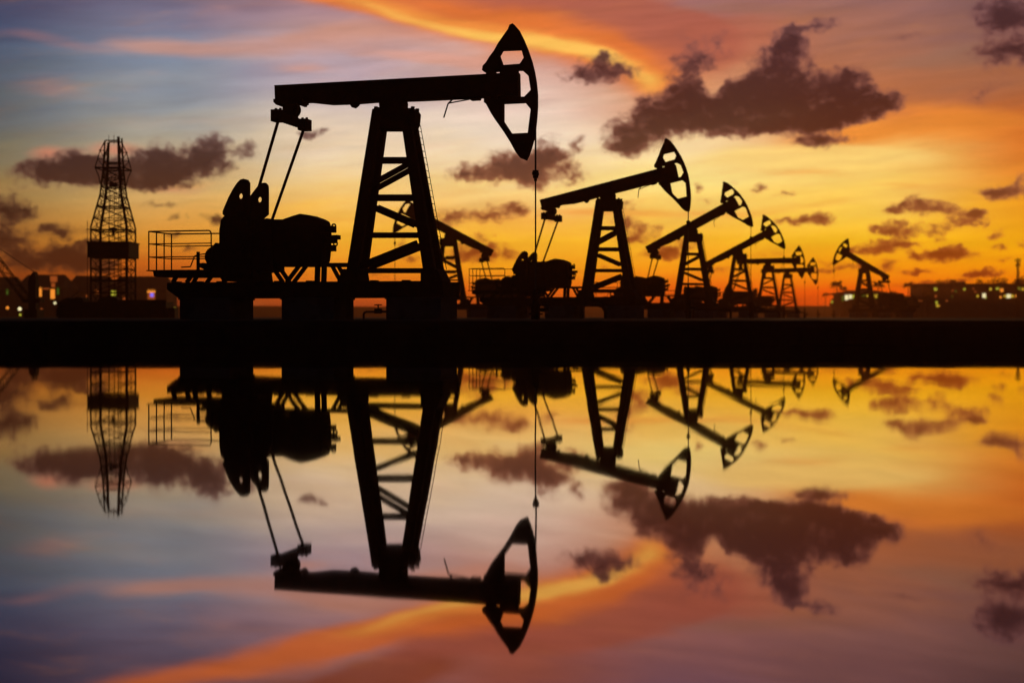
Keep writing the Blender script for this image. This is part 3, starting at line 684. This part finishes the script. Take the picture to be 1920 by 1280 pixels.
# ------------------------------------------------------------------ drilling derrick
def derrick():
    Y = 110.0; c = W(212.7, HOR, Y)
    t = thing('drilling_derrick', (c.x, Y, ZG), math.radians(1), 'tall lattice drilling derrick rising behind the railing at the far left', 'derrick')
    k = Y / F
    zz = lambda py: CAM_H + (HOR - py) * k - ZG
    prof = [(600,33),(427,33),(366,19.5),(318,15),(266,12.5)]
    def hw(py):
        for (a, wa), (b_, wb) in zip(prof, prof[1:]):
            if b_ <= py <= a: return (wa + (wb - wa) * (a - py) / (a - b_)) * k
        return prof[-1][1] * k
    cor = [(-1,-1),(1,-1),(1,1),(-1,1)]
    P = lambda i, py: (cor[i % 4][0] * hw(py), cor[i % 4][1] * hw(py), zz(py))
    for i in range(4):
        mb = MB(); thick = .11 if i in (1, 3) else .07
        pts = [P(i, y) for y in (600, 427, 366, 318, 266 if i in (0, 3) else 258)]
        mb.path(pts, thick, 8); mb.build('derrick_leg', 'steel', t)
    levels = [600, 572, 549, 526, 505, 484, 456, 433, 411, 389, 370, 352, 335, 318]
    for i in range(4):
        mb = MB()
        for a, b_ in zip(levels, levels[1:]):
            if (a, b_) == (484, 456): continue
            A, B, A2, B2 = P(i, a), P(i+1, a), P(i, b_), P(i+1, b_)
            mid = tuple((p + q) / 2 for p, q in zip(A2, B2)); m0 = tuple((p + q) / 2 for p, q in zip(A, B))
            mb.tube(A2, B2, .035 if b_ not in (433, 389, 526) else .06, 6)
            mb.tube(A, B2, .028, 5); mb.tube(B, A2, .028, 5)
            mb.tube(m0, mid, .02, 5)
        mb.build('lattice_brace', 'steel', t)
    # inner standpipes and travelling block
    for dx_ in (-.35, .05, .4, .55): MB().tube((dx_, .1, 0), (dx_, .1, zz(352)), .03, 6).build('standpipe', 'steel', t)
    mb = MB().box(-.28, .28, -.2, .2, zz(351), zz(343)); mb.path([(-.5,0,zz(353)), (.5,0,zz(353))], .05); mb.build('travelling_block', 'steel', t)
    mb = MB().box(-.25, .25, -.15, .15, zz(433), zz(427)); mb.box(-.1, .1, -.1, .1, zz(442), zz(433)); mb.build('swivel', 'steel', t)
    # floor cabin band
    w = 33 * k + .22
    mb = MB().box(-w, w, -w, w, zz(484), zz(456)); mb.box(-w - .05, w + .05, -w - .05, w + .05, zz(457), zz(454.5)); mb.build('windwall', 'steel', t)
    # wide monkey board platform and outriggers up to the crown
    w2 = 27 * k
    mb = MB()
    for a, b_ in (((-w2,-w2),(w2,-w2)),((w2,-w2),(w2,w2)),((w2,w2),(-w2,w2)),((-w2,w2),(-w2,-w2))): mb.tube((*a, zz(317)), (*b_, zz(317)), .06, 6)
    mb.build('monkey_board', 'steel', t)
    for i, (sx, sy) in enumerate(cor):
        mb = MB().path([P(i, 266), (sx*w2*.72, sy*w2*.72, zz(284)), (sx*w2, sy*w2, zz(317)), (sx*w2*.8, sy*w2*.8, zz(332)), P(i, 352)], .045, 6)
        for (a, q) in ((.72, 284), (.86, 300)): mb.tube((sx*w2*a, sy*w2*a, zz(q)), P(i, q + 14), .03, 5); mb.tube((sx*w2*a, sy*w2*a, zz(q)), P(i, q), .03, 5)
        mb.sphere((sx*w2*.72, sy*w2*.72, zz(284)), .09, 8, 5)
        mb.build('outrigger', 'steel', t)
    h = 12.5 * k
    for a, b_ in (((-h,-h),(h,-h)),((-h,h),(h,h))):
        for q in (265, 306): MB().tube((*a, zz(q)), (*b_, zz(q)), .05, 6).build('crown_beam', 'steel', t)
    for x_ in (-.22, .18): MB().tube((x_, -h, zz(272)), (x_, -h, zz(255)), .022, 6).build('antenna', 'steel', t)
    # side pole
    mb = MB().tube((-w - .02, -w*.9, 0), (-w - .02, -w*.9, zz(416)), .025, 6); mb.build('side_pole', 'steel', t); mb = MB().tube((-w-.1, -w*.9, zz(432)), (w+.25, -w*.9, zz(432)), .03, 6)
    mb.build('gin_pole', 'steel', t)
derrick()

def silhouette_machine():
    Y = 104.0
    c = W(215, HOR, Y)
    t = thing('mud_tank_unit', (c.x, Y, ZG), 0, 'low dark tank unit with humped machinery on top, at the foot of the derrick', 'tank unit')
    k = Y / F
    X = lambda px: (px - 215) * k
    Z = lambda py: CAM_H + (HOR - py) * k - ZG
    MB().box(X(118), X(318), -1.2, 1.2, 0, Z(566)).build('tank', 'steel', t)
    MB().box(X(205), X(319.5), -1.3, -1.15, Z(567), Z(562.5)).build('side_rail', 'steel', t)
    MB().prism([(X(112), Z(594)), (X(112), Z(579)), (X(118), Z(575)), (X(118), Z(566)), (X(124), Z(561)), (X(134), Z(558)), (X(140), Z(560)), (X(150), Z(557)), (X(160), Z(559)), (X(163), Z(566)), (X(163), Z(594))], -.8, .8).build('pump_house', 'steel', t)
    MB().prism([(X(186), Z(567)), (X(190), Z(560)), (X(200), Z(556)), (X(213), Z(555)), (X(222), Z(558)), (X(226), Z(567))], -.6, .6).build('engine_cover', 'steel', t)
    MB().box(X(318), X(331), -.6, .6, 0, Z(577)).build('end_cabinet', 'steel', t)
    MB().tube((X(130), 0, Z(560)), (X(146), 0, Z(548)), .03).build('exhaust_pipe', 'steel', t)
silhouette_machine()

# ------------------------------------------------------------------ crane
def crane():
    Y = 118.0; k = Y / F; c = W(64, HOR, Y)
    t = thing('crane', (c.x, Y, ZG), 0, 'dark pedestal crane at the left edge, lattice boom reaching up out of the picture', 'crane')
    X = lambda px: (px - 64) * k
    Z = lambda py: CAM_H + (HOR - py) * k - ZG
    MB().prism([(X(57), 0), (X(56), Z(530)), (X(59), Z(518)), (X(66), Z(509)), (X(70), Z(520)), (X(70), 0)], -.45, .45).build('mast', 'steel', t)
    MB().box(X(46), X(79), -.6, .6, Z(567), Z(560)).build('turntable', 'steel', t)
    MB().box(X(52), X(76), -.9, .9, 0, Z(580)).build('pedestal', 'steel', t)
    a = Vector((X(52), 0, Z(563))); b_ = Vector((X(-70), 0, Z(405))); d = (b_ - a); n_ = Vector((-d.z, 0, d.x)).normalized()
    mb = MB(); off = []
    for sx in (-.28, .28):
        for sy in (-.25, .25):
            o = n_ * sx + Vector((0, sy, 0)); off.append(o); mb.tube(a + o, b_ + o, .045, 6)
    steps = 14
    for i in range(steps):
        p = a + d * (i / steps); q = a + d * ((i + 1) / steps)
        for y in (-.25, .25):
            s = 1 if i % 2 else -1
            mb.tube(p + n_ * (.28 * s) + Vector((0, y, 0)), q - n_ * (.28 * s) + Vector((0, y, 0)), .025, 5)
        mb.tube(p + off[0], p + off[1], .025, 5); mb.tube(p + off[2], p + off[3], .025, 5)
    mb.build('boom', 'steel', t)
    MB().tube((X(66), 0, Z(511)), (X(-70), 0, Z(420)), .03, 6).build('luffing_cable', 'rod', t)
crane()

# ------------------------------------------------------------------ pipework on the bank
def pipe(pts, Y, r, name, label, cat, valve=None, group='bent pipes among the wells'):
    P = [W(x, y, Y) for x, y in pts]; o = P[0]
    t = thing(name, (o.x, Y, ZG), 0, label, cat, group)
    rel = [Vector((p.x - o.x, 0, p.z - ZG)) for p in P]
    mb = MB().path(rel, r, 10)
    for p in rel[1:-1]: mb.sphere(p, r, 8, 6)
    mb.build('pipe_run', 'steel', t)
    if valve:
        v = W(valve[0], valve[1], Y); v = Vector((v.x - o.x, 0, v.z - ZG))
        m2 = MB().box(v.x - .16, v.x + .16, -.1, .1, v.z - .11, v.z + .11); m2.tube(v, v + Vector((0, 0, .3)), .03, 6)
        m2.tube(v + Vector((-.17, 0, .27)), v + Vector((.17, 0, .27)), .025, 6)
        m2.build('valve', 'steel', t)
pipe([(682,604),(682,589),(683.5,586),(687,584.5),(735,584)], 62.0, .045, 'pipe', 'thin bent pipe with a small valve seen between the blocks under the nearest pumpjack', 'pipe', (709,583))
pipe([(1090,606),(1090,575),(1096,572),(1122,572),(1130,575),(1135,583),(1135,606)], 78.0, .09, 'pipe', 'thick bent pipe in front of the gap under the second pumpjack', 'pipe')
pipe([(1300,604),(1300,582),(1304,580),(1364,580),(1368,582),(1370,586),(1370,604)], 100.0, .09, 'pipe', 'long bent pipe right of the second wellhead, below the third pumpjack', 'pipe')
pipe([(1412,602),(1412,584),(1416,583),(1456,583),(1459.5,584),(1461,588),(1461,602)], 120.0, .08, 'pipe', 'bent pipe with a valve below the fifth pumpjack', 'pipe', (1431,583))
pipe([(1476,600),(1476,586),(1479,585),(1504,585),(1507,586),(1508,589),(1508,600)], 150.0, .06, 'pipe', 'short bent pipe below the farthest pumpjack', 'pipe')

# ------------------------------------------------------------------ houses on the far left
def house(x0, x1, eave, ridge_y, rx0, rx1, Y, depth, label, windows, group='gabled houses behind the derrick'):
    k = Y / F; c = W((x0 + x1) / 2, HOR, Y)
    t = thing('gabled_house', (c.x, Y, ZG), 0, label, 'house', group)
    cx = (x0 + x1) / 2; X = lambda px: (px - cx) * k; Z = lambda py: CAM_H + (HOR - py) * k - ZG
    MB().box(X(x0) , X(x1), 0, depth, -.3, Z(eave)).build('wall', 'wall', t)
    e0, e1, ze, zr_ = X(x0) - .3, X(x1) + .3, Z(eave) + .002, Z(ridge_y)
    a0, a1 = X(rx0), X(rx1)
    mb = MB(); vs = [(e0,-.4,ze),(e1,-.4,ze),(e1,depth+.4,ze),(e0,depth+.4,ze),(a0,depth/2,zr_),(a1,depth/2,zr_)]
    mb.add(vs, [(0,1,5,4),(1,2,5),(2,3,4,5),(3,0,4),(3,2,1,0)]); mb.build('roof', 'roofing', t)
    for (wx, wy, ww, wh, mt) in windows:
        f = MB().box(X(wx) - ww*k/2 - .1, X(wx) + ww*k/2 + .1, -.08, -.004, Z(wy) - wh*k/2 - .1, Z(wy) + wh*k/2 + .1).build('window', 'roofing', t)
        MB().box(X(wx) - ww*k/2, X(wx) + ww*k/2, -.12, -.084, Z(wy) - wh*k/2, Z(wy) + wh*k/2).build('pane_or_wall_glow', mt, f)
    return t
house(-60, 32, 545, 518, -40, 20, 330, 9, 'dark house at the left edge, behind the crane boom', [(14,547,4,10,'glow_green')])
house(30, 118, 540, 513.5, 38, 108, 300, 10, 'gabled house with bright orange lit porch windows and a glowing gable wall, behind the crane mast', [(75,547,7,18,'glow_orange'),(99,551,8,18,'glow_orange'),(101,523,13,11,'glow_dim'),(100,535,7,9,'glow_dim'),(87,541,12,3,'glow_dim'),(109,545,3.5,14,'glow_green')])  # dim gable and wall patches glow in place of lamplight on the facade
house(118, 204, 548, 515.5, 130, 194, 320, 10, 'gabled house behind the left side of the derrick', [(183,547,10,7,'glow_dim'),(163,555,3,4,'glow_dim')])
house(203, 312, 545, 516.5, 212, 304, 310, 10, 'wide gabled house with a yellow and blue lit doorway, right of the derrick', [(213,549,8,10,'glow_lime'),(233,560,4,8,'glow_dim'),(284,546,15,6,'glow_orange'),(284,556,14,10,'glow_dim'),(285,553,7,7,'glow_blue')])

def lamp(px, py, Y, mt, label, r=.25, grp='small lamps near the houses'):
    c = W(px, py, Y)
    t = thing('yard_lamp', (c.x, Y, ZG), 0, label, 'lamp', grp); h = c.z - ZG
    MB().tube((0,0,-.1), (0,0,max(h - r*.8, .05)), .05, 6).build('pole', 'steel', t)
    MB().sphere((0,0,h), r).build('lamp_globe', mt, t)
lamp(14, 577, 200, 'glow_orange', 'orange lamp low at the left edge, beneath the crane boom', .22)
lamp(37, 579, 200, 'glow_white', 'brightest white lamp beneath the crane boom', .26)
lamp(38, 590, 190, 'glow_lime', 'dim pale lamp just below the white lamp by the crane', .16)
lamp(78, 580, 200, 'glow_dim', 'faint orange lamp right of the crane mast', .18)
lamp(103, 568, 240, 'glow_white', 'white lamp below the lit porch of the house behind the crane', .22)
lamp(112, 574, 235, 'glow_orange', 'orange lamp at the left end of the tank unit', .2)
lamp(328, 579, 200, 'glow_lime', 'pale green lamp left of the nearest pumpjack blocks', .2)

# ------------------------------------------------------------------ right shore: pavilion, block, palms, trees, mast
def rel_thing(name, px, Y, label, cat, group=None):
    c = W(px, HOR, Y); return thing(name, (c.x, Y, ZG), 0, label, cat, group), (lambda q: (q - px) * Y / F), (lambda q: CAM_H + (HOR - q) * Y / F - ZG)
def pavilion():
    t, X, Z = rel_thing('pavilion', 1620, 420, 'low hip-roofed pavilion with a bright lit window strip behind the lone pumpjack', 'pavilion')
    MB().box(X(1574), X(1672), 0, 8, -.3, Z(549)).build('wall', 'roofing', t)
    MB().add([(X(1556),-2.5,Z(552)),(X(1690),-2.5,Z(552)),(X(1690),10,Z(552)),(X(1556),10,Z(552)),(X(1600),4,Z(543.5)),(X(1640),4,Z(543))], [(0,1,5,4),(1,2,5),(2,3,4,5),(3,0,4),(3,2,1,0)]).build('roof', 'roofing', t)
    for (a, b_, y0, y1, mt) in ((1578,1583,555,564,'glow_green'),(1584,1590,553,562,'glow_white'),(1591.5,1597,552.5,560,'glow_white'),(1598,1602,552.5,559,'glow_lime'),(1605,1610,552.5,558,'glow_white'),(1613,1622,552.5,555.5,'glow_green'),(1625,1630,552.5,557,'glow_yellow'),(1634,1639,552,560,'glow_yellow'),(1641,1646,552,559,'glow_yellow')):
        f = MB().box(X(a)-.1, X(b_)+.1, -.1, -.005, Z(y1)-.1, Z(y0)+.1).build('window', 'roofing', t)
        MB().box(X(a), X(b_), -.2, -.105, Z(y1), Z(y0)).build('pane_or_wall_glow', mt, f)
    for px in (1560, 1580, 1603, 1632, 1650, 1685): MB().tube((X(px),-2.2,0), (X(px),-2.2,Z(552)), .12, 8).build('post', 'steel', t)
pavilion()
def block():
    t, X, Z = rel_thing('apartment_block', 1830, 480, 'long flat-roofed block with scattered lit windows at the right edge', 'building')
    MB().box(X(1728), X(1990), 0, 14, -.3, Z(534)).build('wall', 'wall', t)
    MB().box(X(1726), X(1992), -.5, 14.5, Z(534) + .003, Z(531.5)).build('roof', 'roofing', t)
    MB().box(X(1806), X(1816), 3, 8, Z(531.5), Z(527)).build('roof_hut', 'roofing', t)
    wins = [(1754,542,6,5,'glow_lime'),(1754,555,5,4,'glow_dim'),(1756,567,4,5,'glow_lime'),(1758,573,6,4,'glow_yellow'),(1808,542,4,4,'glow_lime'),(1825,541,3,3,'glow_dim'),(1829,547,3,3,'glow_dim'),
            (1857,542,4.5,4.5,'glow_yellow'),(1833,555,4,4,'glow_yellow'),(1845,554,6.5,8,'glow_white'),(1870,541,6,4,'glow_lime'),(1878,544,6,7,'glow_orange'),(1876,557,4,4,'glow_orange'),(1884,555,4,4,'glow_yellow'),
            (1891,555,8,7,'glow_white'),(1898,555,5,5,'glow_yellow'),(1905,555,4,4,'glow_orange'),(1910,541,5,5,'glow_lime'),(1918,542,4,5,'glow_yellow'),(1786,545,3,3,'glow_dim'),(1775,564,4,3,'glow_dim'),(1785,556,2.5,2.5,'glow_green'),(1792,546,3,3,'glow_green'),(1762,573,3,3,'glow_dim'),(1848,558,2.5,2.5,'glow_lime')]
    for (wx, wy, ww, wh, mt) in wins:
        f = MB().box(X(wx-ww/2)-.08, X(wx+ww/2)+.08, -.08, -.004, Z(wy+wh/2)-.08, Z(wy-wh/2)+.08).build('window', 'roofing', t)
        MB().box(X(wx-ww/2), X(wx+ww/2), -.14, -.084, Z(wy+wh/2), Z(wy-wh/2)).build('pane_or_wall_glow', mt, f)
block()
t, X, Z = rel_thing('garden_shed', 1725, 450, 'small dark shed with a sloping roof and one red light, left of the long block', 'shed')
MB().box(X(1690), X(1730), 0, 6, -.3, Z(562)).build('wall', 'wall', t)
MB().hexa([(X(1688),-.4,Z(556)),(X(1733),-.4,Z(564)),(X(1733),6.4,Z(564)),(X(1688),6.4,Z(556))], [(X(1688),-.4,Z(553)),(X(1733),-.4,Z(560.5)),(X(1733),6.4,Z(560.5)),(X(1688),6.4,Z(553))]).build('roof', 'roofing', t)
MB().box(X(1722), X(1729), -.1, -.004, Z(564.5), Z(560.8)).build('window', 'glow_dim', t)

def mast():
    t, X, Z = rel_thing('radio_mast', 1908.5, 430, 'slim radio mast with antennas standing above the long block at the right edge', 'mast')
    r0 = .5
    mb = MB()
    for i in range(3):
        a = 2*math.pi*i/3; mb.tube((r0*math.cos(a), r0*math.sin(a), 0), (.22*math.cos(a), .22*math.sin(a), Z(484)), .12, 6)
    for j in range(16):
        z0, z1 = Z(484)*j/16, Z(484)*(j+1)/16; ra = r0 + (.22-r0)*j/16; rb = r0 + (.22-r0)*(j+1)/16
        for i in range(3):
            a, b_ = 2*math.pi*i/3, 2*math.pi*(i+1)/3
            mb.tube((ra*math.cos(a), ra*math.sin(a), z0), (rb*math.cos(b_), rb*math.sin(b_), z1), .07, 5)
    mb.build('lattice_column', 'steel', t)
    for (dx_, py) in ((-.75,488),(.75,487),(-.5,497),(.6,496),(.3,512),(-.3,517)):
        MB().box(dx_-.12, dx_+.12, -.12, .12, Z(py+3), Z(py-2.5)).build('antenna_panel', 'steel', t)
    MB().box(-.8, .8, -.08, .08, Z(491), Z(490)).build('crossarm', 'steel', t)
mast()

def palm(px, top, Y, label, s=1.0, seed=0, grp='palms on the far shore'):
    rnd = random.Random(seed)
    t, X, Z = rel_thing('palm_tree', px, Y, label, 'palm tree', grp)
    h = Z(top) ; lean = rnd.uniform(-.6, .6)
    mb = MB(); prev_ = Vector((lean, 0, -.2)); 
    for i in range(1, 7):
        k = i / 6; p = Vector((lean * (1-k)**2, 0, h * k)); mb.tube(prev_, p, .22*s*(1.15-.5*k), 8, .22*s*(1.1-.5*k)); prev_ = p
    mb.build('trunk', 'bark', t, True)
    mb = MB(); top_ = prev_
    for i in range(22):
        a = 2*math.pi*i/22 + rnd.uniform(-.2,.2); up_ = rnd.uniform(.2, 1.5); ln = rnd.uniform(1.5, 2.1)*s
        prevp = top_.copy(); dirh = Vector((math.cos(a), math.sin(a), 0)); n_ = 8
        for j in range(1, n_+1):
            q = j/n_; p = top_ + dirh*(ln*q) + Vector((0,0, ln*(up_*q - 1.0*q*q)))
            mb.tube(prevp, p, .035*s, 4)
            side_ = dirh.cross(Vector((0,0,1)))
            for sg in (-1, 1):
                l2 = .75*s*math.sin(math.pi*min(q+.12, 1))*.9
                tip = p + side_*(sg*l2) + dirh*(l2*.35) + Vector((0,0,-l2*.7))
                w_ = dirh*(.13*s)
                mb.add([p - w_, p + w_, tip], [(0,1,2)])
                mid = prevp.lerp(p, .5); mb.add([mid - w_, mid + w_, tip - dirh*(.22*s)], [(0,1,2)])
            prevp = p
    mb.build('crown', 'leaf', t)
palm(1548, 552, 430, 'tiny palm standing alone left of the pavilion', .62, 1)
palm(1569, 533, 430, 'tall palm above the left end of the pavilion', 1.15, 2)
palm(1581, 542, 425, 'shorter palm leaning beside the tall one over the pavilion', .8, 3)
palm(1647, 534, 430, 'palm behind the lone pumpjack, right of its tower', 1.1, 4)
palm(1703, 534, 430, 'left palm of the close pair beside the long block', .9, 5)
palm(1716, 538, 425, 'right palm of the close pair beside the long block', .8, 6)
palm(1731, 536, 440, 'low palm against the left end of the long block', .7, 7)

def tree(px, w, top, Y, label, seed, grp='bushy trees on the far shore'):
    rnd = random.Random(seed)
    t, X, Z = rel_thing('bushy_tree', px, Y, label, 'tree', grp)
    h = Z(top); r = w/2*Y/F
    mb = MB().tube((0,0,-.2), (0,0,h*.6), .28, 8, .12)
    for i in range(5):
        a = rnd.uniform(0, 6.28); mb.tube((0,0,h*rnd.uniform(.25,.5)), (math.cos(a)*r*.6, math.sin(a)*r*.5, h*rnd.uniform(.55,.8)), .1, 6, .04)
    mb.build('trunk', 'bark', t)
    mb = MB(); cl = [(rnd.uniform(-.65,.65)*r, rnd.uniform(-.5,.5)*r, h*rnd.uniform(.45,.82), rnd.uniform(.25,.5)) for _ in range(11)] + [(0,0,h*.8,.4)]
    for (a, b_, c_, s) in cl:
        for _ in range(150):
            d = Vector((rnd.gauss(0,1), rnd.gauss(0,1), rnd.gauss(0,1))).normalized() * (rnd.random()**.4)
            p = Vector((a + d.x*s*r, b_ + d.y*s*r, c_ + d.z*min(s*r, h*.22)))
            u = Vector((rnd.gauss(0,1), rnd.gauss(0,1), rnd.gauss(0,1))).normalized(); v_ = u.orthogonal().normalized(); sz = rnd.uniform(.16,.38)
            mb.add([p - u*sz, p + v_*sz*.6, p + u*sz, p - v_*sz*.6], [(0,1,2,3)])
    mb.build('crown', 'leaf', t)
for i, (px, w, top, lab) in enumerate([(1674,34,540,'round dense tree right of the pavilion'),(1692,22,546,'smaller tree between the round one and the palm pair'),(1563,26,557,'low bush at the left corner of the pavilion'),
        (1655,26,548,'bush behind the right end of the pavilion'),(1740,26,531,'dark tree at the left corner of the long block'),(1710,30,549,'low tree beneath the palm pair')]):
    tree(px, w, top, 428 + i, lab, 20 + i)
for i, (px, w, top, lab) in enumerate([(1762,44,517,'wide low tree breaking the roofline of the long block near its left end'),(1790,34,515,'small tree above the roofline, left of the roof hut'),(1836,40,514,'tree above the middle of the long block'),
        (1868,54,512,'broad tree above the long block, left of the radio mast'),(1918,46,509,'tree at the right edge beside the radio mast')]):
    tree(px, w, top, 500 + 2 * i, lab, 60 + i, 'trees behind the long block')
lamp(1560, 566, 380, 'glow_lime', 'pale lamp left of the pavilion', .3, 'small lamps on the right shore')
lamp(1680, 566, 380, 'glow_lime', 'left lamp of the close pair right of the pavilion', .55, 'small lamps on the right shore')
lamp(1687, 566, 378, 'glow_white', 'brighter right lamp of the close pair right of the pavilion', .45, 'small lamps on the right shore')

# ------------------------------------------------------------------ haze
HAZE = True
if HAZE:
    hm = bpy.data.materials.new('evening_haze'); hm.use_nodes = True
    hm.node_tree.nodes.clear()
    hv = hm.node_tree.nodes.new('ShaderNodeVolumePrincipled'); ho = hm.node_tree.nodes.new('ShaderNodeOutputMaterial')
    hv.inputs['Color'].default_value = (1.0, 0.46, 0.16, 1); hv.inputs['Density'].default_value = 0.0006; hv.inputs['Anisotropy'].default_value = 0.65
    hm.node_tree.links.new(hv.outputs[0], ho.inputs['Volume'])
    hz = MB().box(-2700, 2700, -300, 760, -1.3, 40).build('haze', hm); tag(hz, kind='stuff')
